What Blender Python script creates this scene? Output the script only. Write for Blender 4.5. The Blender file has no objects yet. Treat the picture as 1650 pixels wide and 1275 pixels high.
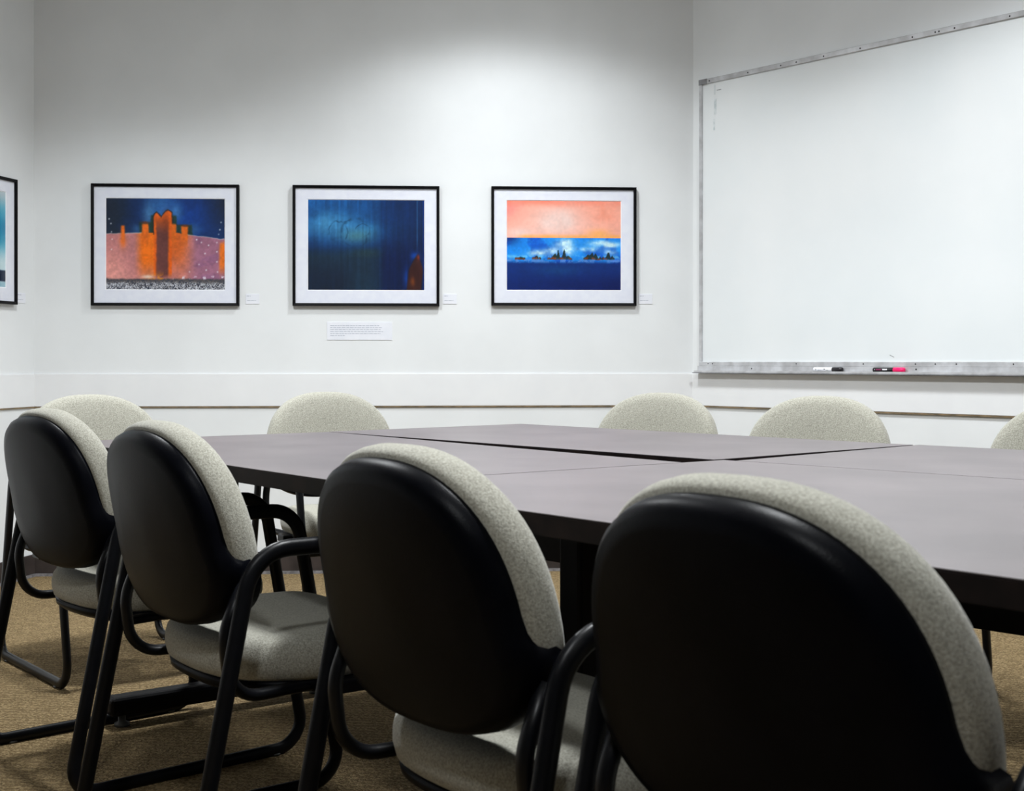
import bpy, bmesh, math, random
import numpy as np
from mathutils import Vector, Matrix

random.seed(7)
rng = np.random.default_rng(11)
scene = bpy.context.scene
COL = scene.collection

# ------------------------------------------------------------------ camera, world, exposure
FPX = 2130.0                       # focal length in pixels of the 1650 x 1275 frame
CAM_H = 0.95
cam_data = bpy.data.cameras.new('camera')
cam = bpy.data.objects.new('camera', cam_data)
COL.objects.link(cam)
cam.location = (0, 0, CAM_H)
cam.rotation_euler = (math.pi / 2, 0, 0)
cam_data.sensor_width = 36.0
cam_data.lens = FPX / 1650.0 * 36.0
cam_data.shift_y = -(637.5 - 583.0) / 1650.0
cam_data.clip_start = 0.05
cam_data.dof.use_dof = True
cam_data.dof.focus_distance = 4.2
cam_data.dof.aperture_fstop = 13.0
scene.camera = cam

world = bpy.data.worlds.new('world')
scene.world = world
world.use_nodes = True
world.node_tree.nodes['Background'].inputs[0].default_value = (0.02, 0.022, 0.025, 1)
world.node_tree.nodes['Background'].inputs[1].default_value = 0.2

scene.view_settings.view_transform = 'Standard'
scene.view_settings.look = 'None'
scene.view_settings.exposure = 0.0
scene.view_settings.gamma = 1.0
scene.view_settings.use_curve_mapping = False

# recessed ceiling lamps: x, y, watts
LAMPS = [(0.0, 5.15, 1.35), (1.08, 4.02, 1.95), (2.30, 2.20, 1.9), (0.32, 2.25, 3.4), (-1.25, 4.05, 3.2), (-0.40, 0.40, 1.35)]
LAMP_COLOR = (0.945, 0.98, 1.0)
CEIL = 2.82

# ------------------------------------------------------------------ materials
def srgb(r, g, b):
    def f(c):
        c = c / 255.0
        return c / 12.92 if c <= 0.04045 else ((c + 0.055) / 1.055) ** 2.4
    return (f(r), f(g), f(b), 1.0)

def new_mat(name, color, rough=0.5, metal=0.0, spec=0.5):
    m = bpy.data.materials.new(name)
    m.use_nodes = True
    b = m.node_tree.nodes['Principled BSDF']
    b.inputs['Base Color'].default_value = color
    b.inputs['Roughness'].default_value = rough
    b.inputs['Metallic'].default_value = metal
    b.inputs['Specular IOR Level'].default_value = spec
    return m

def speckle(m, c1, c2, scale, detail=3.0, bump=0.0, bscale=None, lo=0.35, hi=0.65, dist=0.002):
    nt = m.node_tree
    b = nt.nodes['Principled BSDF']
    tc = nt.nodes.new('ShaderNodeTexCoord')
    n = nt.nodes.new('ShaderNodeTexNoise')
    n.inputs['Scale'].default_value = scale
    n.inputs['Detail'].default_value = detail
    r = nt.nodes.new('ShaderNodeValToRGB')
    r.color_ramp.elements[0].position = lo
    r.color_ramp.elements[1].position = hi
    r.color_ramp.elements[0].color = c1
    r.color_ramp.elements[1].color = c2
    nt.links.new(tc.outputs['Object'], n.inputs['Vector'])
    nt.links.new(n.outputs['Fac'], r.inputs['Fac'])
    nt.links.new(r.outputs['Color'], b.inputs['Base Color'])
    if bump:
        n2 = nt.nodes.new('ShaderNodeTexNoise')
        n2.inputs['Scale'].default_value = bscale or scale
        n2.inputs['Detail'].default_value = 2.0
        bp = nt.nodes.new('ShaderNodeBump')
        bp.inputs['Strength'].default_value = bump
        bp.inputs['Distance'].default_value = dist
        nt.links.new(tc.outputs['Object'], n2.inputs['Vector'])
        nt.links.new(n2.outputs['Fac'], bp.inputs['Height'])
        nt.links.new(bp.outputs['Normal'], b.inputs['Normal'])
    return m

M = {}
M['wall'] = speckle(new_mat('wall_paint', (0.8, 0.81, 0.81, 1), 0.6, 0, 0.3),
                    (0.78, 0.80, 0.81, 1), (0.82, 0.84, 0.85, 1), 3.0, 4.0, 0.08, 180.0)
M['rear_wall'] = speckle(new_mat('bounce_damping_paint', srgb(96, 104, 116), 0.7, 0, 0.2), srgb(92, 100, 112), srgb(100, 108, 120), 3.0)  # dark colour invented for the unseen walls, keeps bounced light off the chair shells
M['trim'] = speckle(new_mat('trim_paint', (0.84, 0.85, 0.86, 1), 0.4, 0, 0.4),
                    (0.82, 0.83, 0.845, 1), (0.85, 0.86, 0.87, 1), 6.0)
M['ceiling'] = speckle(new_mat('ceiling_tile', (0.62, 0.62, 0.6, 1), 0.9, 0, 0.1),
                       (0.76, 0.77, 0.77, 1), (0.84, 0.85, 0.85, 1), 90.0)
M['raw_edge'] = speckle(new_mat('raw_wood_edge', srgb(120, 100, 75), 0.7),
                        srgb(95, 82, 62), srgb(140, 118, 88), 25.0)
M['baseboard'] = speckle(new_mat('dark_vinyl', srgb(52, 46, 44), 0.45),
                         srgb(42, 37, 36), srgb(62, 54, 52), 12.0)
M['base_lip'] = speckle(new_mat('grey_carpet_tuck', srgb(120, 118, 120), 0.8),
                        srgb(100, 98, 100), srgb(135, 132, 134), 60.0)
M['fabric'] = speckle(new_mat('oatmeal_fabric', srgb(190, 188, 174), 0.95, 0, 0.15),
                      srgb(134, 132, 121), srgb(180, 178, 166), 330.0, 2.0, 0.45, 600.0, 0.3, 0.7)
M['fabric'].node_tree.nodes['Principled BSDF'].inputs['Sheen Weight'].default_value = 0.25
M['shell'] = speckle(new_mat('black_plastic_shell', srgb(14, 16, 22), 0.36, 0, 0.05),
                     srgb(4, 5, 9), srgb(8, 9, 14), 14.0, 2.0, 0.12, 500.0)
M['tube'] = speckle(new_mat('black_powdercoat_tube', srgb(12, 14, 20), 0.36, 0, 0.22),
                    srgb(7, 8, 11), srgb(11, 12, 16), 30.0)
M['laminate'] = speckle(new_mat('mauve_grey_laminate', srgb(128, 120, 122), 0.4, 0, 0.5),
                        srgb(95, 88, 90), srgb(106, 98, 100), 5.0, 4.0)
M['edge'] = speckle(new_mat('dark_brown_edge', srgb(34, 26, 26), 0.5, 0, 0.08),
                    srgb(20, 15, 15), srgb(32, 24, 22), 20.0)
M['leg'] = speckle(new_mat('black_table_leg', srgb(16, 15, 18), 0.5, 0, 0.12),
                   srgb(9, 8, 11), srgb(14, 13, 16), 20.0)
M['glide'] = speckle(new_mat('grey_glide', srgb(70, 70, 66), 0.5), srgb(60, 60, 58), srgb(84, 84, 80), 40.0)
M['frame'] = speckle(new_mat('black_frame', srgb(14, 13, 16), 0.45, 0, 0.12), srgb(6, 6, 8), srgb(12, 11, 14), 20.0)
M['mat'] = speckle(new_mat('white_mat_board', srgb(232, 235, 246), 0.8), srgb(230, 233, 245), srgb(236, 239, 248), 40.0)
M['bevel'] = speckle(new_mat('white_mat_bevel', srgb(245, 246, 250), 0.8), srgb(243, 244, 249), srgb(248, 248, 252), 40.0)
M['paper'] = speckle(new_mat('white_paper', srgb(236, 238, 248), 0.8), srgb(229, 232, 240), srgb(235, 237, 244), 20.0)
M['ink'] = speckle(new_mat('faded_grey_ink', srgb(150, 155, 172), 0.8), srgb(168, 173, 188), srgb(192, 196, 208), 300.0)
M['alu'] = speckle(new_mat('brushed_aluminium', srgb(196, 196, 198), 0.4, 0.25),
                   srgb(176, 176, 178), srgb(206, 207, 210), 18.0, 5.0)
M['alu_dark'] = speckle(new_mat('dull_aluminium', srgb(120, 120, 122), 0.45, 0.7),
                        srgb(130, 130, 132), srgb(165, 165, 168), 18.0)
M['screw'] = new_mat('dark_screw', srgb(40, 40, 42), 0.5, 0.5)
M['board'] = speckle(new_mat('white_board_enamel', srgb(232, 236, 237), 0.22, 0, 0.5),
                     srgb(228, 233, 235), srgb(236, 239, 240), 1.5, 3.0)
M['smudge'] = speckle(new_mat('marker_smudge', srgb(205, 214, 216), 0.4), srgb(196, 206, 208), srgb(222, 228, 230), 60.0)
M['mark'] = speckle(new_mat('marker_streak', srgb(150, 152, 155), 0.4), srgb(130, 132, 136), srgb(170, 172, 174), 80.0)
M['white_plastic'] = speckle(new_mat('white_plastic', srgb(238, 240, 245), 0.35), srgb(234, 236, 243), srgb(242, 244, 248), 30.0)
M['black_plastic'] = speckle(new_mat('black_plastic', srgb(14, 13, 18), 0.3), srgb(11, 10, 14), srgb(19, 17, 23), 30.0)
M['pink_plastic'] = speckle(new_mat('hot_pink_plastic', srgb(255, 12, 104), 0.3), srgb(250, 8, 98), srgb(255, 24, 112), 30.0)
M['magenta_ink'] = speckle(new_mat('magenta_print', srgb(120, 20, 80), 0.4), srgb(100, 14, 66), srgb(140, 26, 92), 60.0)
M['lamp_white'] = speckle(new_mat('lamp_white_metal', srgb(230, 230, 228), 0.4), srgb(224, 224, 222), srgb(236, 236, 234), 20.0)

# carpet: woven loops in wavy rows
def carpet():
    m = new_mat('tan_loop_carpet', srgb(150, 126, 88), 0.98, 0, 0.1)
    nt = m.node_tree
    b = nt.nodes['Principled BSDF']
    tc = nt.nodes.new('ShaderNodeTexCoord')
    mp = nt.nodes.new('ShaderNodeMapping')
    mp.inputs['Rotation'].default_value = (0, 0, math.radians(8))
    nt.links.new(tc.outputs['Object'], mp.inputs['Vector'])
    w = nt.nodes.new('ShaderNodeTexWave')
    w.wave_type = 'BANDS'; w.bands_direction = 'Y'
    w.inputs['Scale'].default_value = 13.0
    w.inputs['Distortion'].default_value = 9.0
    w.inputs['Detail'].default_value = 2.0
    w.inputs['Detail Scale'].default_value = 7.0
    nt.links.new(mp.outputs['Vector'], w.inputs['Vector'])
    v = nt.nodes.new('ShaderNodeTexVoronoi')
    v.inputs['Scale'].default_value = 120.0
    nt.links.new(mp.outputs['Vector'], v.inputs['Vector'])
    n = nt.nodes.new('ShaderNodeTexNoise')
    n.inputs['Scale'].default_value = 160.0
    n.inputs['Detail'].default_value = 3.0
    nt.links.new(mp.outputs['Vector'], n.inputs['Vector'])
    mix = nt.nodes.new('ShaderNodeMix'); mix.data_type = 'FLOAT'
    mix.inputs['Factor'].default_value = 0.55
    nt.links.new(w.outputs['Fac'], mix.inputs[2]); nt.links.new(n.outputs['Fac'], mix.inputs[3])
    r = nt.nodes.new('ShaderNodeValToRGB')
    e = r.color_ramp.elements
    e[0].position = 0.2; e[0].color = srgb(108, 89, 62)
    e[1].position = 0.8; e[1].color = srgb(170, 148, 110)
    nt.links.new(mix.outputs[0], r.inputs['Fac'])
    nt.links.new(r.outputs['Color'], b.inputs['Base Color'])
    add = nt.nodes.new('ShaderNodeMath'); add.operation = 'SUBTRACT'
    nt.links.new(w.outputs['Fac'], add.inputs[0]); nt.links.new(v.outputs['Distance'], add.inputs[1])
    bp = nt.nodes.new('ShaderNodeBump')
    bp.inputs['Strength'].default_value = 0.8
    bp.inputs['Distance'].default_value = 0.006
    nt.links.new(add.outputs[0], bp.inputs['Height'])
    nt.links.new(bp.outputs['Normal'], b.inputs['Normal'])
    return m
M['carpet'] = carpet()

def pane_glass():
    m = bpy.data.materials.new('clear_picture_glass')
    m.use_nodes = True
    nt = m.node_tree
    nt.nodes.clear()
    out = nt.nodes.new('ShaderNodeOutputMaterial')
    t = nt.nodes.new('ShaderNodeBsdfTransparent')
    t.inputs[0].default_value = (1, 1, 1, 1)
    g = nt.nodes.new('ShaderNodeBsdfGlossy')
    g.inputs['Roughness'].default_value = 0.02
    lw = nt.nodes.new('ShaderNodeLayerWeight')          # Schlick curve, alike on both faces of the pane
    pw = nt.nodes.new('ShaderNodeMath'); pw.operation = 'POWER'; pw.inputs[1].default_value = 5.0
    f = nt.nodes.new('ShaderNodeMath'); f.operation = 'MULTIPLY_ADD'
    f.inputs[1].default_value = 0.6; f.inputs[2].default_value = 0.02
    nt.links.new(lw.outputs['Facing'], pw.inputs[0]); nt.links.new(pw.outputs[0], f.inputs[0])
    mx = nt.nodes.new('ShaderNodeMixShader')
    nt.links.new(f.outputs[0], mx.inputs[0])
    nt.links.new(t.outputs[0], mx.inputs[1]); nt.links.new(g.outputs[0], mx.inputs[2])
    nt.links.new(mx.outputs[0], out.inputs['Surface'])
    return m
M['glass'] = pane_glass()

def art_material():
    m = new_mat('printed_artwork', (0.5, 0.5, 0.5, 1), 0.6, 0, 0.2)
    nt = m.node_tree
    a = nt.nodes.new('ShaderNodeAttribute')
    a.attribute_name = 'print'
    nt.links.new(a.outputs['Color'], nt.nodes['Principled BSDF'].inputs['Base Color'])
    return m
M['art'] = art_material()

# ------------------------------------------------------------------ helpers
def link(name, me, mat, parent=None, smooth=False):
    if mat is not None:
        mats = mat if isinstance(mat, (list, tuple)) else [mat]
        for k in mats:
            me.materials.append(k)
    if smooth:
        for p in me.polygons:
            p.use_smooth = True
    o = bpy.data.objects.new(name, me)
    COL.objects.link(o)
    if parent is not None:
        o.parent = parent
    return o

def empty(name, loc, rz=0.0):
    o = bpy.data.objects.new(name, None)
    COL.objects.link(o)
    o.location = loc
    o.rotation_euler = (0, 0, rz)
    o.empty_display_size = 0.1
    return o

def tag(o, label, cat, group=None):
    o['label'] = label
    o['category'] = cat
    if group:
        o['group'] = group
    return o

def structure(o):
    o['kind'] = 'structure'
    return o

def box_bm(bm, x0, x1, y0, y1, z0, z1):
    vs = [bm.verts.new(p) for p in ((x0, y0, z0), (x1, y0, z0), (x1, y1, z0), (x0, y1, z0),
                                    (x0, y0, z1), (x1, y0, z1), (x1, y1, z1), (x0, y1, z1))]
    for f in ((0, 3, 2, 1), (4, 5, 6, 7), (0, 1, 5, 4), (1, 2, 6, 5), (2, 3, 7, 6), (3, 0, 4, 7)):
        bm.faces.new([vs[i] for i in f])
    return vs

def bm_mesh(bm, name='mesh'):
    bmesh.ops.recalc_face_normals(bm, faces=bm.faces)
    me = bpy.data.meshes.new(name)
    bm.to_mesh(me)
    bm.free()
    return me

def box(name, dims, mat, parent=None, bevel=0.0, seg=2):
    bm = bmesh.new()
    box_bm(bm, *dims)
    if bevel:
        bmesh.ops.bevel(bm, geom=bm.edges[:], offset=bevel, segments=seg, affect='EDGES', profile=0.5)
    return link(name, bm_mesh(bm, name), mat, parent)

def fillet(pts, rads, seg=8):
    """polyline with rounded corners; rads[i] belongs to pts[i]; first and last untouched"""
    out = [Vector(pts[0])]
    for i in range(1, len(pts) - 1):
        p = Vector(pts[i]); a = Vector(pts[i - 1]); c = Vector(pts[i + 1])
        d1 = (a - p).normalized(); d2 = (c - p).normalized()
        ang = d1.angle(d2)
        r = rads[i]
        if r <= 0:
            out.append(p); continue
        t = r / math.tan(ang / 2)
        t = min(t, 0.49 * (a - p).length, 0.49 * (c - p).length)
        r2 = t * math.tan(ang / 2)
        s = p + d1 * t; e = p + d2 * t
        ctr = p + (d1 + d2).normalized() * (r2 / math.sin(ang / 2))
        vs, ve = s - ctr, e - ctr
        tot = vs.angle(ve)
        ax = vs.cross(ve).normalized()
        for k in range(seg + 1):
            out.append(ctr + Matrix.Rotation(tot * k / seg, 3, ax) @ vs)
    out.append(Vector(pts[-1]))
    return out

def tube_bm(bm, path, ra, rb, closed=False, n=12, up=Vector((1, 0, 0))):
    """sweep an oval: ra along `up` (kept fixed), rb across it"""
    rings = []
    N = len(path)
    for i, p in enumerate(path):
        if closed:
            t = (path[(i + 1) % N] - path[i - 1]).normalized()
        elif i == 0:
            t = (path[1] - path[0]).normalized()
        elif i == N - 1:
            t = (path[-1] - path[-2]).normalized()
        else:
            t = ((path[i + 1] - p).normalized() + (p - path[i - 1]).normalized()).normalized()
        u = (up - t * up.dot(t)).normalized()
        w = t.cross(u)
        rings.append([bm.verts.new(p + u * ra * math.cos(2 * math.pi * k / n) + w * rb * math.sin(2 * math.pi * k / n))
                      for k in range(n)])
    m = N if closed else N - 1
    for i in range(m):
        a, b = rings[i], rings[(i + 1) % N]
        for k in range(n):
            bm.faces.new((a[k], a[(k + 1) % n], b[(k + 1) % n], b[k]))
    if not closed:
        bm.faces.new(rings[0][::-1]); bm.faces.new(rings[-1])

def tube(name, path, ra, rb, mat, parent, closed=False, n=12, up=Vector((1, 0, 0))):
    bm = bmesh.new()
    tube_bm(bm, path, ra, rb, closed, n, up)
    return link(name, bm_mesh(bm, name), mat, parent, True)

def lathe(name, prof, mat, parent=None, n=20, axis='Z'):
    bm = bmesh.new()
    rings = []
    for r, h in prof:
        ring = []
        for k in range(n):
            a = 2 * math.pi * k / n
            p = (r * math.cos(a), r * math.sin(a), h)
            if axis == 'X':
                p = (h, r * math.cos(a), r * math.sin(a))
            ring.append(bm.verts.new(p))
        rings.append(ring)
    for a, b in zip(rings, rings[1:]):
        for k in range(n):
            bm.faces.new((a[k], a[(k + 1) % n], b[(k + 1) % n], b[k]))
    bm.faces.new(rings[0][::-1]); bm.faces.new(rings[-1])
    o = link(name, bm_mesh(bm, name), mat, parent, True)
    return o

def rings_mesh(rings, cap_first=True, cap_last=True):
    """rings: list of lists of points (same length), bridged; ends fan-capped"""
    bm = bmesh.new()
    rv = [[bm.verts.new(p) for p in r] for r in rings]
    n = len(rv[0])
    for a, b in zip(rv, rv[1:]):
        for k in range(n):
            bm.faces.new((a[k], a[(k + 1) % n], b[(k + 1) % n], b[k]))
    for ring, flag in ((rv[0], cap_first), (rv[-1], cap_last)):
        if flag:
            c = bm.verts.new(sum((v.co for v in ring), Vector()) / n)
            for k in range(n):
                bm.faces.new((ring[k], ring[(k + 1) % n], c))
    return bm_mesh(bm)

# ------------------------------------------------------------------ the room
L0 = Vector((-2.117, 5.855)); R0 = Vector((0.829, 6.050))
LD = Vector((-0.218, -0.976)); RD = Vector((0.641, -0.767))
LD.normalize(); RD.normalize()
L1 = L0 + LD * 8.4
R1 = R0 + RD * 6.0
B1 = R1 + Vector((RD.y, -RD.x)) * 5.0
CORNERS = [L1, L0, R0, R1, B1]

def seg_frame(P, Q):
    """empty-less local frame on a wall: x along P->Q, y inward"""
    d = (Q - P)
    L = d.length
    d.normalize()
    inward = Vector((d.y, -d.x))
    return d, inward, L

def seg_box(name, P, Q, y0, y1, z0, z1, mat, parent=None, x0=0.0, x1=None, bevel=0.0):
    """box along a wall, y measured inward"""
    d, inn, L = seg_frame(P, Q)
    if x1 is None:
        x1 = L
    bm = bmesh.new()
    box_bm(bm, x0, x1, -y1, -y0, z0, z1)
    if bevel:
        bmesh.ops.bevel(bm, geom=bm.edges[:], offset=bevel, segments=2, affect='EDGES')
    o = link(name, bm_mesh(bm, name), mat, parent)
    if parent is None:
        o.location = (P.x, P.y, 0)
        o.rotation_euler = (0, 0, math.atan2(d.y, d.x))
    return o

def poly_slab(name, pts, z0, z1, mat):
    bm = bmesh.new()
    a = [bm.verts.new((p.x, p.y, z0)) for p in pts]
    b = [bm.verts.new((p.x, p.y, z1)) for p in pts]
    n = len(pts)
    bm.faces.new(a); bm.faces.new(b)
    for k in range(n):
        bm.faces.new((a[k], a[(k + 1) % n], b[(k + 1) % n], b[k]))
    return structure(link(name, bm_mesh(bm, name), mat))

poly_slab('floor', CORNERS, -0.08, 0.0, M['carpet'])
poly_slab('ceiling', CORNERS, CEIL, CEIL + 0.1, M['ceiling'])
T = 0.12
structure(seg_box('wall_left', L1, L0, -T, 0, 0, CEIL, M['wall']))
structure(seg_box('wall_back', L0, R0, -T, 0, 0, CEIL, M['wall']))
structure(seg_box('wall_right', R0, R1, -T, 0, 0, CEIL, M['wall']))
structure(seg_box('wall_entry', R1, B1, -T, 0, 0, CEIL, M['rear_wall']))
structure(seg_box('wall_rear', B1, L1, -T, 0, 0, CEIL, M['rear_wall']))

RZ0, RZ1 = 0.750, 0.897
for nm, P, Q, a, b in (('trim_1', L1, L0, 0.0, 0.006), ('trim_2', L0, R0, 0.0, 0.006), ('trim_3', R0, R1, 0.0, 0.009)):
    d, inn, L = seg_frame(P, Q)
    t = structure(seg_box(nm, P, Q, 0.0, b, RZ0, RZ1, M['trim'], None, a, L, 0.002))
    seg_box('raw_edge', P, Q, 0.0005, b + 0.0004, RZ0 - 0.005, RZ0 + 0.0005, M['raw_edge'], t, a, L)
for nm, P, Q in (('baseboard_left', L1, L0), ('baseboard_back', L0, R0), ('baseboard_right', R0, R1),
                 ('baseboard_entry', R1, B1), ('baseboard_rear', B1, L1)):
    t = structure(seg_box(nm, P, Q, 0.0, 0.010, 0.012, 0.098, M['baseboard'], None, 0.0, None, 0.002))
    seg_box('carpet_tuck', P, Q, 0.0, 0.014, 0.0, 0.013, M['base_lip'], t)

# ------------------------------------------------------------------ ceiling lamps
ies = bpy.data.texts.new('louvre_profile.ies')
angs = [0, 10, 20, 30, 40, 50, 58, 62, 65, 68, 71, 75, 80, 90]
vals = [1.0, 0.98, 0.93, 0.84, 0.70, 0.52, 0.38, 0.31, 0.22, 0.12, 0.055, 0.035, 0.028, 0.012]
ies.write('IESNA:LM-63-1995\nTILT=NONE\n1 -1 1 %d 1 1 2 0 0 0\n1 1 1\n%s\n0\n%s\n' % (
    len(angs), ' '.join(str(a) for a in angs), ' '.join(str(1000 * v) for v in vals)))
lamp_words = ['nearest the picture wall', 'in front of the whiteboard', 'farthest to the right', 'above the front of the tables', 'above the left end of the tables', 'behind the front row of chairs']
for (x, y, w), wd in zip(LAMPS, lamp_words):
    root = empty('ceiling_lamp', (x, y, CEIL))
    tag(root, 'recessed white ceiling downlight ' + wd, 'lamp', 'recessed ceiling downlights')
    lathe('trim_ring', [(0.095, -0.001), (0.125, -0.001), (0.128, -0.006), (0.120, -0.012), (0.098, -0.010)],
          M['lamp_white'], root, 28)
    ld = bpy.data.lights.new('lamp_light', 'POINT')
    ld.energy = w
    ld.color = LAMP_COLOR
    ld.shadow_soft_size = 0.115
    ld.use_nodes = True
    nt = ld.node_tree
    em = nt.nodes['Emission']
    node = nt.nodes.new('ShaderNodeTexIES')
    node.mode = 'INTERNAL'
    node.ies = ies
    node.inputs['Strength'].default_value = 1.0
    nt.links.new(node.outputs['Fac'], em.inputs['Strength'])
    lo = bpy.data.objects.new('lamp_light', ld)
    COL.objects.link(lo)
    lo.parent = root
    lo.location = (0, 0, -0.125)

# ------------------------------------------------------------------ tables
TOP = 0.74
def prism(name, pts, z0, z1, mat, parent, bevel=0.0):
    bm = bmesh.new()
    a = [bm.verts.new((p[0], p[1], z0)) for p in pts]
    b = [bm.verts.new((p[0], p[1], z1)) for p in pts]
    n = len(pts)
    bm.faces.new(a[::-1]); bm.faces.new(b)
    for k in range(n):
        bm.faces.new((a[k], a[(k + 1) % n], b[(k + 1) % n], b[k]))
    if bevel:
        bmesh.ops.bevel(bm, geom=bm.edges[:], offset=bevel, segments=2, affect='EDGES')
    return link(name, bm_mesh(bm, name), mat, parent)

def table(corners, label, modesty=None, legs=(0.10, 0.10), foot=(0.07, 0.07)):
    """corners: near-left, near-right, far-right, far-left"""
    NL, NR, FR, FL = corners
    ux = (NR - NL).normalized()
    uy = Vector((-ux.y, ux.x))
    loc = [((c - NL).dot(ux), (c - NL).dot(uy)) for c in corners]
    root = empty('conference_table', (NL.x, NL.y, 0), math.atan2(ux.y, ux.x))
    tag(root, label, 'table', 'tables pushed together')
    cx = sum(p[0] for p in loc) / 4; cy = sum(p[1] for p in loc) / 4
    ins = [(p[0] - math.copysign(0.0013, p[0] - cx), p[1] - math.copysign(0.0013, p[1] - cy)) for p in loc]
    t = prism('tabletop', loc, TOP - 0.032, TOP - 0.0010, M['edge'], root, 0.002)
    prism('laminate_surface', ins, TOP - 0.0012, TOP, M['laminate'], root)
    length = min(loc[1][0], loc[2][0]); depth = min(loc[2][1], loc[3][1])
    for lx in (legs[0], length - legs[1]):
        leg = box('leg', (lx - 0.03, lx + 0.03, depth / 2 - 0.030, depth / 2 + 0.034, 0.075, TOP - 0.045), M['leg'], root, 0.008)
        box('top_bracket', (lx - 0.03, lx + 0.03, depth / 2 - 0.26, depth / 2 + 0.26, TOP - 0.052, TOP - 0.033), M['leg'], leg, 0.004)
        box('foot', (lx - 0.032, lx + 0.032, foot[0], depth - foot[1], 0.030, 0.080), M['leg'], leg, 0.014, 3)
        for gy in (foot[0] + 0.04, depth - foot[1] - 0.04):
            g = lathe('glide', [(0.010, 0.031), (0.010, 0.012), (0.020, 0.008), (0.020, 0.0)], M['glide'], leg, 14)
            g.location = (lx, gy, 0)
    if modesty is not None:
        box('modesty_panel', (legs[0] + 0.04, length - legs[1] - 0.04, modesty - 0.008, modesty + 0.008, 0.42, TOP - 0.034),
            M['leg'], root, 0.003)
    return root

def rot(ang):
    a = math.radians(ang)
    return Vector((math.cos(a), math.sin(a))), Vector((-math.sin(a), math.cos(a)))

def meet(P, d, Q, e):
    """crossing of the lines P + t d and Q + s e"""
    det = d.x * -e.y + e.x * d.y
    r = Q - P
    t = (r.x * -e.y + e.x * r.y) / det
    return P + d * t

def rect(FL, ang, length, depth):
    u, n = rot(ang)
    return [FL - n * depth, FL - n * depth + u * length, FL + u * length, FL]

# near-left, far-left, far-right and near-right table
LEGS_A, FOOT_A, FOOT_B, FOOT_D = (0.12, 0.16), (0.07, 0.07), (0.07, 0.20), (0.30, 0.07)
uA, nA = rot(-53.0)
A = rect(Vector((-0.547, 3.955)), -53.0, 1.50, 0.79)
table(A, 'grey laminate table at the left, its near edge behind the second front chair', None, LEGS_A, FOOT_A)
uB, nB = rot(-49.0)
B = rect(Vector((0.030, 4.470)), -49.0, 1.50, 0.77)
table(B, 'grey laminate table on the far left, under the picture wall', 0.20, (0.10, 0.10), FOOT_B)
uC, nC = rot(-46.0)
C = rect(B[2] + uB * 0.008 + nB * 0.012, -46.0, 1.50, 0.77)
table(C, 'grey laminate table on the far right, before the whiteboard', 0.20)
near_p, near_d = Vector((0.26, 1.560)), rot(-50.9)[0]
end_p = A[2] + uA * 0.003
D_NL = meet(near_p, near_d, end_p, nA)
D_FL = meet(C[0] - nC * 0.0015, uC, end_p, nA)
D_NR = D_NL + near_d * 1.55
D_FR = meet(C[0] - nC * 0.0015, uC, D_NR, rot(-49.0)[1])
table([D_NL, D_NR, D_FR, D_FL], 'grey laminate table at the right, behind the largest front chair', None, (0.105, 0.24), FOOT_D)

# ------------------------------------------------------------------ chairs
def sup(th, a, b, n):
    c, s = math.cos(th), math.sin(th)
    return (a * math.copysign(abs(c) ** (2 / n), c), b * math.copysign(abs(s) ** (2 / n), s))

NB = 72
ZC = 0.615
def back_outline(k, grow=0.0):
    th = 2 * math.pi * k / NB
    if math.sin(th) >= 0:
        x, z = sup(th, 0.238, 0.222, 2.45)
    else:
        x, z = sup(th, 0.238, 0.143, 2.6)
    return x, z

def smooth(a, b, x):
    t = max(0.0, min(1.0, (x - a) / (b - a)))
    return t * t * (3 - 2 * t)

def back_point(x, z, d):
    """x, z (world height), d = depth from the shell/cushion seam, positive forward"""
    y = -0.215 + d - (z - 0.46) * 0.224 + 0.42 * x * x
    return (x, y, z + d * 0.15)

def back_ring(scale_fn, depth_fn):
    ring = []
    for k in range(NB):
        x, z = back_outline(k)
        s = scale_fn(x, z)
        xs, zs = x * s, z * s
        ring.append(back_point(xs, ZC + zs, depth_fn(x, z)))
    return ring

def wrap(z):            # 1 below the ears, 0 above
    return 1.0 - smooth(-0.035, 0.025, z)

shell_scale = lambda x, z: 0.945 + 0.070 * wrap(z)
def make_shell():
    prof = [(0.15, -0.032, 0), (0.6, -0.032, 0), (0.86, -0.0315, 0), (0.935, -0.029, 0), (0.978, -0.020, 0), (1.0, -0.006, 0.10),
            (1.0, 0.002, 1.0), (0.965, 0.002, 1.0)]
    rings = []
    for r, d, wf in prof:
        rings.append(back_ring(lambda x, z: r * shell_scale(x, z), lambda x, z: d + wf * 0.044 * wrap(z)))
    rings.append(back_ring(lambda x, z: 0.90, lambda x, z: 0.0))
    return rings_mesh(rings)

def make_back_cushion():
    prof = [(0.88, 0.001), (0.965, 0.001), (0.988, 0.008), (1.0, 0.020), (1.0, 0.034), (0.985, 0.047), (0.95, 0.056),
            (0.86, 0.062), (0.6, 0.064), (0.25, 0.060)]
    rings = []
    for r, d in prof:
        rings.append(back_ring(lambda x, z: r * (1.0 - 0.012 * wrap(z)), lambda x, z: d))
    return rings_mesh(rings)

NS = 64
def seat_ring(r, z, ay=0.0):
    ring = []
    for k in range(NS):
        th = 2 * math.pi * k / NS
        x, y = sup(th, 0.246, 0.232, 2.7)
        x *= r; y *= r
        if y < 0:
            x *= 1.0 - 0.04 * (y / 0.232) ** 2
        zz = z - 0.022 * smooth(0.10, 0.235, y) - 0.010 * (1 - min(1, (x / 0.2) ** 2)) * (1 if z > 0.43 else 0)
        ring.append((x, 0.018 + y, zz))
    return ring

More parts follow.
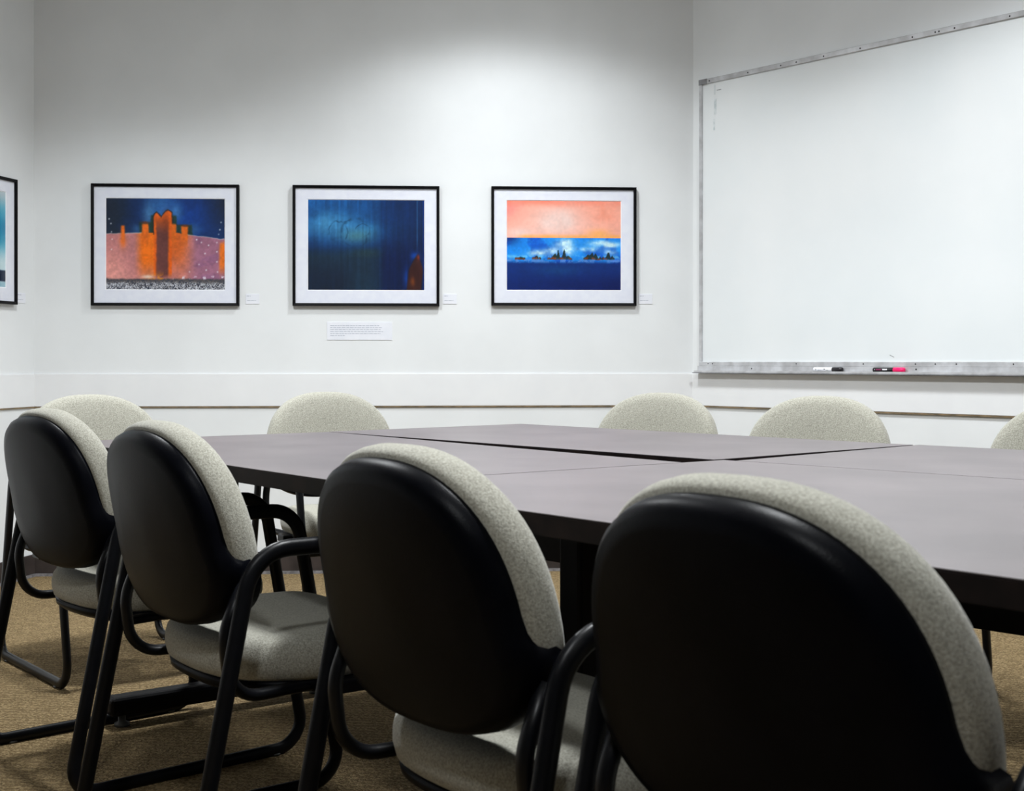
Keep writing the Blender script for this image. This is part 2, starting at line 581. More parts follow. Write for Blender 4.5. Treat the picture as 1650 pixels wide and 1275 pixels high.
def make_seat():
    prof = [(0.80, 0.374), (0.93, 0.375), (0.98, 0.384), (1.0, 0.402), (1.0, 0.420), (0.985, 0.438), (0.95, 0.450), (0.86, 0.459), (0.6, 0.464), (0.25, 0.463)]
    return rings_mesh([seat_ring(r, z) for r, z in prof])

def make_seat_shell():
    prof = [(0.70, 0.352), (0.90, 0.353), (0.955, 0.362), (0.965, 0.376), (0.90, 0.378)]
    return rings_mesh([seat_ring(r, z) for r, z in prof])

def make_chair():
    root = empty('guest_chair', (0, 0, 0))
    link('back_shell', make_shell(), M['shell'], root, True)
    link('backrest', make_back_cushion(), M['fabric'], root, True)
    link('seat', make_seat(), M['fabric'], root, True)
    link('seat_shell', make_seat_shell(), M['shell'], root, True)
    for s in (-1, 1):
        x = 0.265 * s
        zr = 0.013
        pts = [(x, 0.0, zr), (x, -0.325, zr), (x, -0.200, 0.625), (x, 0.160, 0.625), (x, 0.275, zr), (x, 0.0, zr)]
        path = fillet(pts, [0, 0.055, 0.085, 0.07, 0.065, 0], 8)[:-1]
        sf = tube('side_frame', path, 0.0115, 0.0155, M['tube'], root, True, 12)
        for gy in (-0.24, 0.19):
            g = lathe('glide', [(0.013, 0.006), (0.014, 0.003), (0.012, 0.0)], M['glide'], sf, 12)
            g.location = (x, gy, 0)
        # bent bracket that carries back and seat
        xi = 0.231 * s
        pts = [(xi, -0.205, 0.565), (xi, -0.238, 0.480), (xi, -0.225, 0.366), (xi * 0.9, 0.0, 0.366), (xi * 0.9, 0.12, 0.366)]
        path = fillet(pts, [0, 0.10, 0.075, 0.3, 0], 8)
        tube('support_tube', path, 0.0125, 0.011, M['tube'], root, False, 10)
        box('bracket', tuple(sorted((x, xi * 0.9))) + (-0.03, 0.03, 0.352, 0.376), M['tube'], root, 0.004)
    # rods that tie the frame to the seat
    tube('cross_bar', [Vector((-0.265, 0.235, 0.340)), Vector((0.265, 0.235, 0.340))], 0.010, 0.010, M['tube'], root, False, 10, Vector((0, 0, 1)))
    return root

def kids(o):
    return [c for c in COL.objects if c.parent == o]

def copy_tree(o, parent=None):
    c = o.copy()
    COL.objects.link(c)
    c.parent = parent
    for ch in kids(o):
        copy_tree(ch, c)
    return c

# back-top point (world x, y), facing angle of the seat front (degrees, 0 = +x), label
CHAIRS = [
    (-1.114, 3.060, 42.0, 'oatmeal guest chair in the front row, leftmost, black shell towards us'),
    (-0.684, 2.420, 37.0, 'oatmeal guest chair second from the left in the front row'),
    (-0.174, 1.720, 36.5, 'oatmeal guest chair third from the left in the front row'),
    (0.1865, 1.245, 36.0, 'largest oatmeal guest chair, at the lower right of the front row'),
    (-1.425, 4.400, -51.0, 'oatmeal guest chair at the table end, behind the leftmost front chair'),
    (-0.690, 4.780, -60.0, 'oatmeal guest chair at the table end, below the dark blue picture'),
    (0.545, 4.650, -124.0, 'oatmeal guest chair across the table, below the left edge of the whiteboard'),
    (1.005, 4.220, -124.0, 'oatmeal guest chair across the table, below the markers on the whiteboard tray'),
    (1.580, 3.650, -127.0, 'oatmeal guest chair across the table, cut off by the right edge'),
]
proto = make_chair()
BACK_TOP_LOCAL = Vector((0.0, -0.300))
for i, (x, y, face, label) in enumerate(CHAIRS):
    o = proto if i == 0 else copy_tree(proto)
    rz = math.radians(face - 90.0)
    off = Vector((BACK_TOP_LOCAL.x * math.cos(rz) - BACK_TOP_LOCAL.y * math.sin(rz),
                  BACK_TOP_LOCAL.x * math.sin(rz) + BACK_TOP_LOCAL.y * math.cos(rz)))
    o.location = (x - off.x, y - off.y, 0)
    o.rotation_euler = (0, 0, rz)
    tag(o, label, 'chair', 'guest chairs around the tables')

# ------------------------------------------------------------------ whiteboard
def s_of_px(px, off=0.0):
    """distance along the right wall from its corner, of the column px"""
    k = (px - 825.0) / FPX
    P = R0 + Vector((RD.y, -RD.x)) * off
    return (k * P.y - P.x) / (RD.x - k * RD.y)

def right_wall_root(name, s, z=0.0):
    p = R0 + RD * s
    return empty(name, (p.x, p.y, z), math.atan2(RD.y, RD.x))
# local: x along the wall to the right, y outward (into the wall), -y into the room
WB0, WB1, WZ0, WZ1 = 0.052, 2.49, 0.934, 2.226
wb = right_wall_root('whiteboard', 0.0)
tag(wb, 'large white dry-erase board with a thin aluminium frame and marker tray', 'whiteboard')
surf = box('board_surface', (WB0 + 0.01, WB1 - 0.01, -0.012, -0.001, WZ0 + 0.01, WZ1 - 0.01), M['board'], wb)
def rail(name, dims):
    return box(name, dims, M['alu'], wb, 0.002, 1)
fw = 0.022
top = rail('top_rail', (WB0, WB1, -0.020, -0.001, WZ1 - fw, WZ1))
bot = rail('bottom_rail', (WB0, WB1, -0.020, -0.001, WZ0 - 0.004, WZ0 + 0.016))
rail('side_rail', (WB0, WB0 + 0.018, -0.019, -0.001, WZ0, WZ1))
rail('side_rail', (WB1 - 0.018, WB1, -0.019, -0.001, WZ0, WZ1))
for sx in (WB0, WB1 - 0.05):
    box('corner_bracket', (sx, sx + 0.05, -0.022, -0.018, WZ1 - fw - 0.001, WZ1 + 0.001), M['alu_dark'], top, 0.001, 1)
# tray: back plate, floor, lip
bm = bmesh.new()
box_bm(bm, WB0 - 0.004, WB1, -0.024, -0.001, 0.906, WZ0 - 0.003)
box_bm(bm, WB0 - 0.004, WB1, -0.046, -0.024, 0.904, 0.907)
box_bm(bm, WB0 - 0.004, WB1, -0.049, -0.046, 0.902, 0.910)
tray = link('marker_tray', bm_mesh(bm), M['alu'], wb)
box('tray_edge', (WB0 - 0.012, WB1, -0.050, -0.004, 0.898, 0.9025), M['alu_dark'], tray)
screw_me = None
def screw(px, z, parent, r=0.0035, y=-0.0205):
    global screw_me
    if screw_me is None:
        bm = bmesh.new()
        bmesh.ops.create_cone(bm, cap_ends=True, segments=10, radius1=1, radius2=0.8, depth=1)
        bmesh.ops.rotate(bm, verts=bm.verts, cent=(0, 0, 0), matrix=Matrix.Rotation(math.pi / 2, 3, 'X'))
        screw_me = bm_mesh(bm, 'screw')
        screw_me.materials.append(M['screw'])
    o = bpy.data.objects.new('screw', screw_me)
    COL.objects.link(o)
    o.parent = parent
    o.scale = (r, 0.002, r)
    o.location = (s_of_px(px, 0.02), y, z)
for px in (1137, 1143, 1205, 1258, 1283, 1327, 1386, 1470, 1507, 1513, 1538, 1627):
    screw(px, WZ1 - 0.012, top)
for px in (1141, 1148, 1283, 1391, 1475, 1507, 1541, 1633):
    screw(px, WZ0 + 0.007, bot, 0.0028)
for px in (1212, 1477):
    screw(px, 0.920, tray, 0.0035, -0.0245)
# smears and a stroke left on the board
bm = bmesh.new()
for (px, za, zb, wdt) in ((1155, 2.195, 2.15, .006), (1156, 2.13, 2.06, .009), (1154, 2.04, 1.99, .006)):
    s = s_of_px(px)
    box_bm(bm, s - wdt, s + wdt * 0.6, -0.0124, -0.012, zb, za)
link('wiped_smear', bm_mesh(bm), M['smudge'], surf)
bm = bmesh.new()
s = s_of_px(1159)
box_bm(bm, s - 0.004, s + 0.022, -0.0124, -0.012, 2.165, 2.169)
s = s_of_px(1440)
vs = box_bm(bm, s - 0.010, s + 0.010, -0.0124, -0.012, 0.966, 0.969)
for v in vs:
    if v.co.x < s:
        v.co.z += 0.009
link('pen_stroke', bm_mesh(bm), M['mark'], surf)

def marker(px, label, body, cap, patches):
    s = s_of_px(px, 0.05)
    root = right_wall_root('dry_erase_marker', s, 0.907 + 0.0104)
    tag(root, label, 'marker', 'markers on the tray')
    def put(o):
        o.location = (0, -0.035, 0)
        return o
    b = put(lathe('barrel', [(0.004, -0.075), (0.0090, -0.0735), (0.0098, -0.070), (0.0098, 0.018), (0.0085, 0.020)], M[body], root, 18, 'X'))
    put(lathe('cap', [(0.0090, 0.019), (0.0103, 0.020), (0.0103, 0.060), (0.0090, 0.066), (0.0060, 0.068)], M[cap], root, 18, 'X'))
    for (x0, x1, z0, z1, mt) in patches:
        # print that follows the barrel
        bm = bmesh.new()
        r = 0.0100
        n = 4
        prev = None
        for k in range(n + 1):
            zz = z0 + (z1 - z0) * k / n
            yy = -math.sqrt(max(0, r * r - zz * zz))
            cur = (bm.verts.new((x0, yy, zz)), bm.verts.new((x1, yy, zz)))
            if prev:
                bm.faces.new((prev[0], prev[1], cur[1], cur[0]))
            prev = cur
        o = link('printed_mark', bm_mesh(bm), M[mt], b)
    return root
marker(1332, 'white marker with a black cap lying on the whiteboard tray', 'white_plastic', 'black_plastic',
       [(-0.062, -0.056, -0.002, 0.003, 'mark'), (-0.050, -0.030, -0.003, -0.001, 'ink'), (-0.020, -0.012, 0.000, 0.003, 'black_plastic'), (-0.010, 0.004, -0.004, -0.002, 'mark')])
marker(1430, 'black marker with a hot pink cap lying on the whiteboard tray', 'black_plastic', 'pink_plastic',
       [(-0.058, -0.034, -0.001, 0.004, 'magenta_ink'), (-0.066, -0.061, 0.000, 0.003, 'mark'), (-0.028, -0.006, -0.001, 0.004, 'paper')])

# ------------------------------------------------------------------ framed prints
def hash_noise(U, V, sx, sy, seed):
    r = np.random.default_rng(seed)
    g = r.random((sy + 2, sx + 2))
    x = U * sx; y = V * sy
    i = np.clip(x.astype(int), 0, sx); j = np.clip(y.astype(int), 0, sy)
    fx = x - i; fy = y - j
    fx = fx * fx * (3 - 2 * fx); fy = fy * fy * (3 - 2 * fy)
    return (g[j, i] * (1 - fx) + g[j, i + 1] * fx) * (1 - fy) + (g[j + 1, i] * (1 - fx) + g[j + 1, i + 1] * fx) * fy

def fbm(U, V, s, seed):
    return sum(hash_noise(U, V, int(s * 2 ** k), int(s * 2 ** k * 0.8) + 1, seed + k) * 0.5 ** (k + 1) for k in range(4)) / 0.9375

def sst(a, b, x):
    t = np.clip((x - a) / (b - a), 0, 1)
    return t * t * (3 - 2 * t)

def blend(img, col, m):
    m = np.clip(m, 0, 1)[..., None]
    return img * (1 - m) + np.array(col, float) * m

def gauss(U, V, u, v, a, b):
    return np.exp(-(((U - u) / a) ** 2 + ((V - v) / b) ** 2))

def paint(img, U, V, seed, amt=0.22):
    """painterly mottling, fine and coarse"""
    t = 0.5 * fbm(U, V, 14, seed) + 0.5 * fbm(U, V, 55, seed + 9)
    return img * (1 + amt * 2 * (t - 0.5))[..., None]

def line_noise(U, n, seed):
    g = np.random.default_rng(seed).random(n + 2)
    return np.interp(np.clip(U, 0, 1) * n, np.arange(n + 2), g)

def art_tower(U0, V0):
    wob = 0.012 * (fbm(U0, V0, 26, 101) - 0.5)
    U = U0 + wob; V = V0 + 0.02 * (fbm(U0, V0, 22, 111) - 0.5)
    img = np.zeros(U.shape + (3,))
    img[:] = (16, 44, 92)
    n = fbm(U0, V0, 6, 1)
    img = blend(img, (30, 42, 60), 1.1 * sst(0.30, 0.0, U) * (0.5 + n))
    img = blend(img, (26, 34, 52), sst(0.78, 1.0, U) * sst(0.5, 1.0, V) * 0.9)
    img = blend(img, (10, 62, 150), gauss(U, V, 0.66, 0.78, 0.20, 0.3) * 0.8)
    img = blend(img, (54, 118, 190), gauss(U, V, 0.46, 1.0, 0.11, 0.32) * (0.4 + 0.7 * n))
    img = blend(img, (96, 156, 205), gauss(U, V, 0.36, 0.82, 0.05, 0.12) * 0.55 + gauss(U, V, 0.59, 0.84, 0.05, 0.10) * 0.5)
    img = blend(img, (70, 120, 165), gauss(U, V, 0.27, 0.66, 0.05, 0.05) * 0.5 + gauss(U, V, 0.73, 0.66, 0.06, 0.06) * 0.5)
    wall_top = 0.612 - 0.055 * sst(0.50, 1.0, U) + 0.012 * np.sin(U * 3.1)
    def inside(x0, x1, top):
        return sst(x0 - 0.010, x0 + 0.010, U) * sst(x1 + 0.010, x1 - 0.010, U) * sst(top + 0.014, top - 0.014, V)
    for x0, x1, t in ((0.385, 0.585, 0.80), (0.29, 0.385, 0.725), (0.60, 0.715, 0.70)):
        img = blend(img, (34, 58, 44), inside(x0 - 0.008, x1 + 0.008, t + 0.012) * 0.85)
    wallm = sst(wall_top + 0.006, wall_top - 0.006, V)
    n2 = fbm(U0, V0, 9, 7)
    wc = np.zeros_like(img); wc[:] = (194, 126, 126)
    wc = blend(wc, (244, 172, 160), sst(0.34, 0.06, V) * sst(0.34, 0.0, U) * sst(0.45, 0.55, 1 - (U + V) * 0.9) * 1.0)
    wc = blend(wc, (236, 160, 150), gauss(U, V, 0.03, 0.25, 0.14, 0.2) * 0.9)
    wc = blend(wc, (158, 106, 132), sst(0.64, 0.80, U) * 0.9)
    wc = blend(wc, (136, 92, 128), sst(0.50, 0.62, n2) * sst(0.66, 0.8, U) * 0.5)
    wc = blend(wc, (246, 118, 24), sst(0.23, 0.33, U) * sst(0.44, 0.40, U) * sst(0.02, 0.40, V) * 1.1)
    wc = blend(wc, (216, 100, 34), sst(0.50, 0.54, U) * sst(0.76, 0.60, U) * sst(0.02, 0.50, V) * 0.95)
    img = img * (1 - wallm[..., None]) + wc * wallm[..., None]
    img = blend(img, (214, 224, 220), np.exp(-((V - wall_top) / 0.006) ** 2) * (np.abs(U - 0.5) > 0.16) * 0.45)
    top = np.where(U < 0.47, 0.838 - 1.2 * np.abs(U - 0.428), 0.865 - 1.1 * np.abs(U - 0.522))
    img = blend(img, (48, 34, 30), sst(0.388, 0.400, U) * sst(0.566, 0.556, U) * sst(top + 0.028, top + 0.010, V) * (V > 0.6) * 0.8)
    img = blend(img, (228, 98, 24), sst(0.395, 0.41, U) * sst(0.560, 0.545, U) * sst(top + 0.012, top - 0.012, V) * sst(0.12, 0.2, V))
    for x0, x1, t in ((0.545, 0.588, 0.715), (0.304, 0.358, 0.722), (0.63, 0.686, 0.694), (0.130, 0.158, 0.70)):
        img = blend(img, (224, 106, 30), inside(x0, x1, t) * sst(0.44, 0.60, V))
    img = blend(img, (120, 50, 22), (gauss(U, V, 0.33, 0.735, 0.03, 0.012) + gauss(U, V, 0.66, 0.705, 0.03, 0.012)) * 0.8)
    img = blend(img, (238, 118, 28), sst(0.935, 0.97, U) * sst(0.56, 0.48, V) * sst(0.12, 0.3, V) * 0.95)
    img = blend(img, (226, 112, 44), gauss(U, V, 0.145, 0.53, 0.028, 0.08) * 0.8)
    img = blend(img, (98, 60, 62), sst(0.412, 0.435, U) * sst(0.535, 0.512, U) * sst(0.10, 0.18, V) * sst(0.84, 0.60, V) * 0.93)
    img = blend(img, (120, 52, 30), gauss(U, V, 0.50, 0.72, 0.03, 0.12) * 0.5)
    img = blend(img, (238, 146, 44), gauss(U, V, 0.46, 0.10, 0.11, 0.07) * sst(0.48, 0.56, fbm(U0, V0, 26, 3)) * 0.95)
    img = blend(img, (235, 232, 225), gauss(U, V, 0.35, 0.145, 0.05, 0.02) * 0.7)
    img = paint(img, U0, V0, 201, 0.20)
    g = 0.5 * rng.random(U.shape) + 0.5 * fbm(U0, V0, 70, 21)
    base = sst(0.135, 0.105, V)
    img = blend(img, (88, 82, 80), base)
    img = blend(img, (52, 60, 78), base * sst(0.50, 0.40, g) * 0.9)
    img = blend(img, (222, 226, 236), base * sst(0.50, 0.62, g) * sst(0.105, 0.06, V) * 0.95)
    img = blend(img, (232, 224, 236), sst(0.5, 0.58, fbm(U0, V0, 40, 5)) * np.exp(-((V - 0.135) / 0.016) ** 2) * sst(0.5, 0.62, U) * 0.9)
    r = np.random.default_rng(77)
    for (u, v) in ((0.03, 0.77), (0.045, 0.72), (0.05, 0.63), (0.055, 0.55), (0.05, 0.44), (0.965, 0.74), (0.955, 0.66), (0.945, 0.61), (0.93, 0.52),
                   (0.93, 0.42), (0.93, 0.31), (0.935, 0.2), (0.78, 0.28), (0.8, 0.52), (0.86, 0.49), (0.76, 0.55), (0.83, 0.4), (0.7, 0.2), (0.84, 0.22)):
        img = blend(img, (240, 244, 250), gauss(U0, V0, u, v, 0.006, 0.008) * r.uniform(0.55, 1.0))
    return img

def art_night(U, V):
    img = np.zeros(U.shape + (3,)); img[:] = (8, 34, 74)
    n = fbm(U, V, 7, 31); st = hash_noise(U, V, 70, 3, 33); fine = fbm(U, V, 30, 37)
    img = blend(img, (18, 78, 142), sst(0.28, 0.75, V) * sst(0.98, 0.40, U) * (0.6 + 0.6 * n))
    img = blend(img, (70, 146, 196), gauss(U, V, 0.20, 0.72, 0.26, 0.15) * (0.3 + 0.9 * n))
    img = blend(img, (60, 140, 190), gauss(U, V, 0.52, 0.68, 0.10, 0.07) * 0.5)
    img = blend(img, (92, 146, 140), gauss(U, V, 0.42, 0.60, 0.14, 0.08) * 0.55)
    img = blend(img, (24, 92, 160), sst(0.8, 1.0, V) * sst(0.75, 0.2, U) * 0.6 * (0.4 + st))
    for (cu, cv, ra, rb, sd, lo) in ((0.40, 0.63, 0.12, 0.16, 1, 0.0), (0.38, 0.58, 0.07, 0.09, 2, 0.1), (0.26, 0.64, 0.08, 0.12, 3, 0.1), (0.47, 0.66, 0.06, 0.07, 4, 0.1)):
        ring = np.abs(np.hypot((U - cu) / ra, (V - cv) / rb) - 1.0 + 0.25 * (fine - 0.5))
        img = blend(img, (16, 52, 78), np.exp(-(ring / 0.07) ** 2) * sst(0.42, 0.62, fbm(U, V, 9, 300 + sd)) * 0.55)
    img = blend(img, (26, 48, 62), sst(0.50, 0.36, V) * sst(0.75, 0.5, U) * 0.75)
    img = blend(img, (44, 66, 60), gauss(U, V, 0.5, 0.42, 0.14, 0.05) * 0.5)
    img = blend(img, (14, 26, 48), sst(0.40, 0.12, V) * sst(0.45, 0.25, U) * 0.7)
    img = blend(img, (4, 22, 66), sst(0.60, 0.66, U) * sst(0.70, 0.30, V) * 0.75)  # darker right part; its upright edge is partly a glass reflection painted in
    img = blend(img, (10, 44, 96), sst(0.60, 0.64, U) * sst(0.5, 0.9, V) * 0.6)  # upper half of the same edge, reflection partly in the colour
    img = blend(img, (44, 96, 150), np.exp(-((U - 0.935) / 0.006) ** 2) * sst(0.35, 0.6, V) * 0.7)
    img = blend(img, (8, 66, 160), gauss(U, V, 0.915, 0.385, 0.035, 0.04) * 1.0 + gauss(U, V, 0.84, 0.14, 0.02, 0.10) * 0.6 + sst(0.975, 0.99, U) * 0.4)
    half = 0.055 * sst(0.43, 0.20, V) + 0.004
    fig = sst(half + 0.014, half - 0.008, np.abs(U - (0.905 + 0.08 * V))) * sst(0.43, 0.36, V)
    img = blend(img, (60, 24, 14), fig * 0.85)
    img = blend(img, (120, 60, 20), gauss(U, V, 0.895, 0.10, 0.02, 0.05) * 0.7)
    img = blend(img, (128, 44, 26), gauss(U, V, 0.945, 0.37, 0.012, 0.03) * 0.8)
    img *= (0.90 + 0.2 * st)[..., None]
    return paint(img, U, V, 211, 0.16)

def art_sea(U, V):
    img = np.zeros(U.shape + (3,)); img[:] = (250, 176, 156)
    n = fbm(U, V, 4, 51); m = fbm(U, V, 9, 53)
    img = blend(img, (243, 214, 206), gauss(U, V, 0.44, 0.76, 0.24, 0.16) * (0.6 + 0.8 * m))
    img = blend(img, (243, 214, 206), gauss(U, V, 0.12, 0.64, 0.12, 0.06) * 0.8)
    img = blend(img, (251, 142, 134), sst(0.24, 0.0, U) * sst(0.66, 1.0, V) * (0.4 + m))
    img = blend(img, (252, 140, 116), sst(0.90, 1.0, V) * (0.3 + m))
    img = blend(img, (250, 150, 120), gauss(U, V, 0.86, 0.88, 0.16, 0.10) * m * 1.3)
    img = blend(img, (254, 176, 70), sst(0.640, 0.588, V) * (0.25 + 0.9 * m) * sst(0.05, 0.2, U))
    img = blend(img, (253, 178, 96), gauss(U, V, 0.80, 0.63, 0.10, 0.05) * 0.8)
    img = paint(img, U, V, 221, 0.07)
    sea = V < 0.585
    s = np.zeros_like(img); s[:] = (10, 92, 204)
    n2 = fbm(U, V, 8, 61); n3 = fbm(U, V, 24, 63)
    s = blend(s, (28, 150, 245), sst(0.40, 0.58, n2) * 0.8)
    s = blend(s, (6, 54, 130), sst(0.20, 0.0, U) * sst(0.45, 0.58, V) * 0.9)
    for (cu, cv, a_, b_, k) in ((0.50, 0.53, 0.07, 0.05, 1.2), (0.54, 0.46, 0.06, 0.06, 1.2), (0.40, 0.44, 0.06, 0.05, 0.9), (0.28, 0.42, 0.09, 0.035, 1.1),
                                (0.80, 0.53, 0.09, 0.03, 1.3), (0.90, 0.51, 0.10, 0.03, 1.3), (0.72, 0.46, 0.10, 0.03, 0.9), (0.90, 0.43, 0.06, 0.03, 0.8)):
        s = blend(s, (206, 240, 250), gauss(U, V, cu, cv, a_, b_) * (0.15 + 1.3 * n3) * k)
    s = blend(s, (120, 205, 245), np.exp(-((V - 0.375) / 0.02) ** 2) * sst(0.42, 0.6, n3) * 0.7)
    hgt = 0.345 + 0.008 * line_noise(U, 60, 71)
    prof = 0.075 * np.exp(-((U - 0.465) / 0.075) ** 2) + 0.065 * np.exp(-((U - 0.74) / 0.065) ** 2) + 0.055 * np.exp(-((U - 0.89) / 0.06) ** 2) + \
        0.03 * np.exp(-((U - 0.12) / 0.05) ** 2) + 0.035 * np.exp(-((U - 0.28) / 0.05) ** 2)
    prof = prof * (0.15 + 1.25 * line_noise(U, 75, 83)) + 0.09 * np.exp(-((U - 0.505) / 0.010) ** 2) + 0.05 * np.exp(-((U - 0.445) / 0.006) ** 2)
    isl = sst(hgt + prof + 0.006, hgt + prof - 0.006, V) * sst(hgt - 0.012, hgt, V) * sst(0.008, 0.016, prof)
    s = blend(s, (22, 40, 34), isl * (0.75 + 0.25 * n3))
    s = blend(s, (124, 60, 26), isl * sst(hgt + 0.030, hgt + 0.010, V) * sst(0.42, 0.52, fbm(U, V, 40, 91)) * 0.95)
    low = sst(0.345, 0.29, V)
    s = blend(s, (6, 44, 116), low)
    s = blend(s, (90, 140, 215), np.exp(-((V - 0.330) / 0.020) ** 2) * sst(0.46, 0.56, fbm(U, V, 44, 95)) * 0.9)
    s = blend(s, (8, 66, 126), gauss(U, V, 0.45, 0.22, 0.2, 0.06) * 0.7 * low)
    s = blend(s, (3, 20, 84), sst(0.26, 0.05, V) * (0.35 + 0.5 * U))
    s = paint(s, U, V, 231, 0.14)
    img = np.where(sea[..., None], s, img)
    return img

def art_mist(U, V):
    img = np.zeros(U.shape + (3,)); img[:] = (90, 180, 205)
    n = fbm(U, V, 5, 41)
    img = blend(img, (190, 205, 212), sst(0.75, 1.0, V))
    img = blend(img, (40, 140, 180), gauss(U, V, 0.9, 0.6, 0.4, 0.15) * (0.4 + n))
    img = blend(img, (215, 232, 236), sst(0.5, 0.25, V) * 0.9)
    img = blend(img, (14, 32, 60), sst(0.19, 0.17, V) * sst(0.055, 0.075, V))
    img = blend(img, (150, 190, 205), sst(0.07, 0.05, V) * (0.4 + n))
    return img

def art_mesh(w, h, fn, nx=236, ny=184):
    xs = np.linspace(-w / 2, w / 2, nx + 1); zs = np.linspace(-h / 2, h / 2, ny + 1)
    X, Z = np.meshgrid(xs, zs)
    co = np.stack([X.ravel(), np.zeros(X.size), Z.ravel()], 1)
    idx = np.arange((nx + 1) * (ny + 1)).reshape(ny + 1, nx + 1)
    faces = np.stack([idx[:-1, :-1].ravel(), idx[:-1, 1:].ravel(), idx[1:, 1:].ravel(), idx[1:, :-1].ravel()], 1)
    me = bpy.data.meshes.new('artwork')
    me.from_pydata(co.tolist(), [], faces.tolist())
    U = (X - xs[0]) / w; V = (Z - zs[0]) / h
    c = np.clip(fn(U, V) / 255.0, 0, 1)
    lin = np.where(c <= 0.04045, c / 12.92, ((c + 0.055) / 1.055) ** 2.4)
    at = me.color_attributes.new('print', 'FLOAT_COLOR', 'POINT')
    rgba = np.ones((X.size, 4)); rgba[:, :3] = lin.reshape(-1, 3)
    at.data.foreach_set('color', rgba.ravel())
    return me

def picture(P, Q, s, zc, w, h, fn, label, tilt=0.0):
    """s = centre along the wall P->Q; local x right, -y into the room"""
    d, inn, L = seg_frame(P, Q)
    p = P + d * s
    root = empty('framed_print', (p.x, p.y, zc), math.atan2(d.y, d.x))
    root.rotation_euler[1] = tilt
    tag(root, label, 'picture', 'framed prints on the walls')
    fwid, dep = 0.0125, 0.021
    bm = bmesh.new()
    o_ = [(-w / 2, -h / 2), (w / 2, -h / 2), (w / 2, h / 2), (-w / 2, h / 2)]
    i_ = [(-w / 2 + fwid, -h / 2 + fwid), (w / 2 - fwid, -h / 2 + fwid), (w / 2 - fwid, h / 2 - fwid), (-w / 2 + fwid, h / 2 - fwid)]
    def lv(pts, y):
        return [bm.verts.new((a, y, b)) for a, b in pts]
    of, ob = lv(o_, -dep), lv(o_, -0.002)
    inf, inb = lv(i_, -dep + 0.002), lv(i_, -0.002)
    for k in range(4):
        j = (k + 1) % 4
        bm.faces.new((of[k], of[j], inf[j], inf[k]))
        bm.faces.new((of[k], ob[k], ob[j], of[j]))
        bm.faces.new((inf[k], inf[j], inb[j], inb[k]))
        bm.faces.new((ob[k], inb[k], inb[j], ob[j]))
    link('frame', bm_mesh(bm), M['frame'], root)
    # mat board with a window, bevel and print
    aw, ah = 0.525, 0.410
    if h < 0.5:
        aw, ah = w * 0.79, h * 0.77
    oz = 0.004
    bm = bmesh.new()
    mo = [(-w / 2 + fwid, -h / 2 + fwid), (w / 2 - fwid, -h / 2 + fwid), (w / 2 - fwid, h / 2 - fwid), (-w / 2 + fwid, h / 2 - fwid)]
    mi = [(-aw / 2, -ah / 2 + oz), (aw / 2, -ah / 2 + oz), (aw / 2, ah / 2 + oz), (-aw / 2, ah / 2 + oz)]
    a, b = lv(mo, -0.012), lv(mi, -0.012)
    for k in range(4):
        j = (k + 1) % 4
        bm.faces.new((a[k], a[j], b[j], b[k]))
    mt = link('mat_board', bm_mesh(bm), M['mat'], root)
    bm = bmesh.new()
    e = 0.003
    mi2 = [(-aw / 2 + e, -ah / 2 + oz + e), (aw / 2 - e, -ah / 2 + oz + e), (aw / 2 - e, ah / 2 + oz - e), (-aw / 2 + e, ah / 2 + oz - e)]
    a, b = lv(mi, -0.012), lv(mi2, -0.0095)
    for k in range(4):
        j = (k + 1) % 4
        bm.faces.new((a[k], a[j], b[j], b[k]))
    link('mat_bevel', bm_mesh(bm), M['bevel'], mt)
    art = link('artwork', art_mesh(aw, ah, fn), M['art'], root)
    art.location = (0, -0.0095, oz)
    gl = box('glass_pane', (-w / 2 + fwid - 0.002, w / 2 - fwid + 0.002, -0.0165, -0.0145, -h / 2 + fwid - 0.002, h / 2 - fwid + 0.002), M['glass'], root)
    box('backing', (-w / 2 + 0.004, w / 2 - 0.004, -0.008, -0.002, -h / 2 + 0.004, h / 2 - 0.004), M['baseboard'], root)
    return root

def back_s(px):
    d, inn, L = seg_frame(L0, R0)
    k = (px - 825.0) / FPX
    return (k * L0.y - L0.x) / (d.x - k * d.y)
def back_z(px, py):
    d, inn, L = seg_frame(L0, R0)
    p = L0 + d * back_s(px)
    return CAM_H + (583.0 - py) / FPX * p.y

for (x0, x1, y0, y1, fn, label) in (
        (148, 386, 297.5, 493, art_tower, 'framed print of an orange tower under a dark blue sky'),
        (472, 708, 300, 493.5, art_night, 'framed dark blue night print, in the middle of the picture wall'),
        (791.5, 1024.5, 302, 493, art_sea, 'framed print of a pink sky above a bright blue sea')):
    sa, sb = back_s(x0), back_s(x1)
    xm = (x0 + x1) / 2
    za, zb = back_z(xm, y1), back_z(xm, y0)
    picture(L0, R0, (sa + sb) / 2, (za + zb) / 2, sb - sa, zb - za, fn, label)

# left wall print: right edge seen at column 26
dl, il, LL = seg_frame(L1, L0)
k = (26 - 825.0) / FPX
t_left = (k * L0.y - L0.x) / (-dl.x + k * dl.y)     # distance back from the corner
picture(L1, L0, LL - t_left - 0.352, 1.465, 0.664, 0.538, art_mist, 'framed pale blue print on the left wall, cut off by the picture edge')

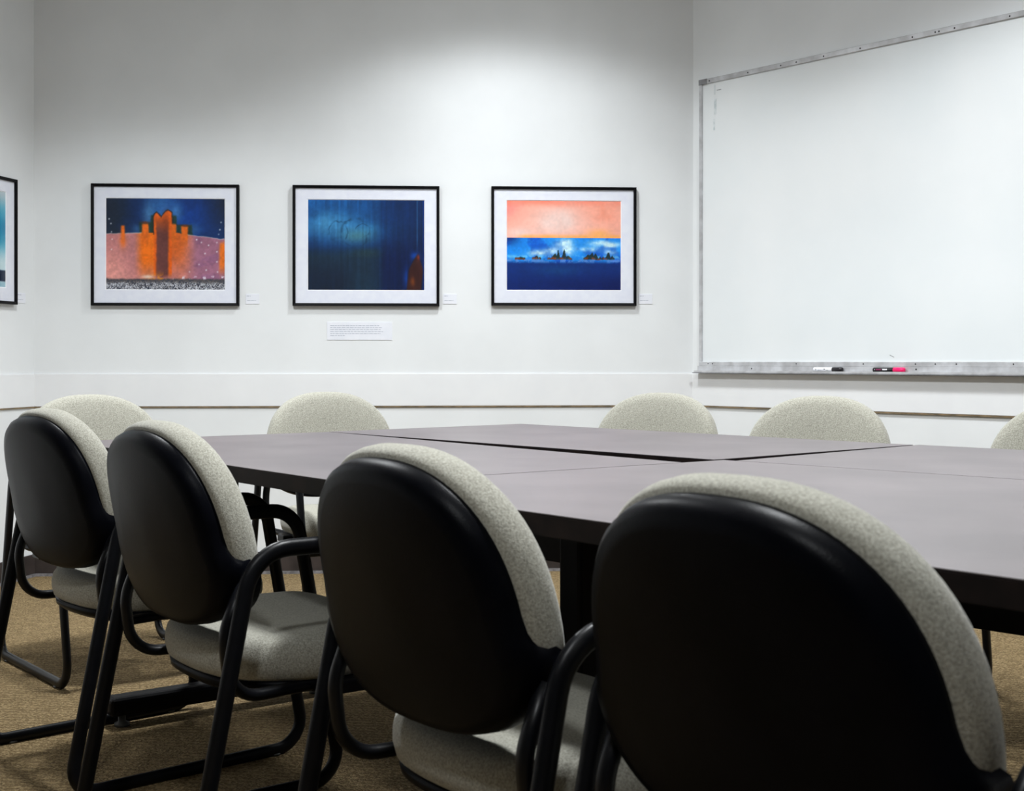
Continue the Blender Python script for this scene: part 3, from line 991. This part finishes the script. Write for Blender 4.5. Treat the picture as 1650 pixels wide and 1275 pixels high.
# caption cards
def card(name, px0, px1, py0, py1, label, lines, group, wall=(L0, R0)):
    P, Q = wall
    d, inn, L = seg_frame(P, Q)
    if P is L0:
        s0, s1 = back_s(px0), back_s(px1)
        z0, z1 = back_z(px0, py1), back_z(px0, py0)
    else:
        s0, s1, z0, z1 = px0, px1, py0, py1
    p = P + d * ((s0 + s1) / 2)
    w, h = s1 - s0, z1 - z0
    root = empty(name, (p.x, p.y, (z0 + z1) / 2), math.atan2(d.y, d.x))
    tag(root, label, 'card', group)
    box('card_sheet', (-w / 2, w / 2, -0.0020, -0.0002, -h / 2, h / 2), M['paper'], root, 0.0003, 1)
    bm = bmesh.new()
    r = random.Random(int(abs(px0 * 10)))
    for (fz, x0, x1, hh) in lines:
        x = -w / 2 + x0 * w
        end = -w / 2 + x1 * w
        while x < end:
            ww = r.uniform(0.006, 0.018)
            e = min(end, x + ww)
            zz = h / 2 - fz * h
            box_bm(bm, x, e, -0.0023, -0.0020, zz - hh / 2, zz + hh / 2)
            x = e + 0.0028
    o = link('faded_print', bm_mesh(bm), M['ink'], root)
    o['kind'] = 'stuff'
    return root
card('wall_card', 527, 632, 519, 548, 'white text card below the dark blue print',
     [(0.20, 0.05, 0.80, 0.0030), (0.31, 0.05, 0.84, 0.0030), (0.42, 0.05, 0.83, 0.0030), (0.53, 0.05, 0.87, 0.0030), (0.64, 0.05, 0.82, 0.0030), (0.75, 0.05, 0.28, 0.0030)],
     'cards beside the prints')
for px0, lab in ((396, 'small white caption card right of the orange tower print'),
                 (714, 'small white caption card right of the dark blue print'),
                 (1029, 'small white caption card right of the pink and blue print')):
    card('caption_card', px0, px0 + 22, 474, 490, lab, [(0.2, 0.08, 0.35, 0.003), (0.65, 0.1, 0.75, 0.002)], 'cards beside the prints')
sl = LL - t_left - 0.008
card('caption_card', sl, sl + 0.075, 1.205, 1.25, 'small white caption card beside the print on the left wall',
     [(0.2, 0.08, 0.6, 0.003), (0.65, 0.1, 0.75, 0.002)], 'cards beside the prints', (L1, L0))
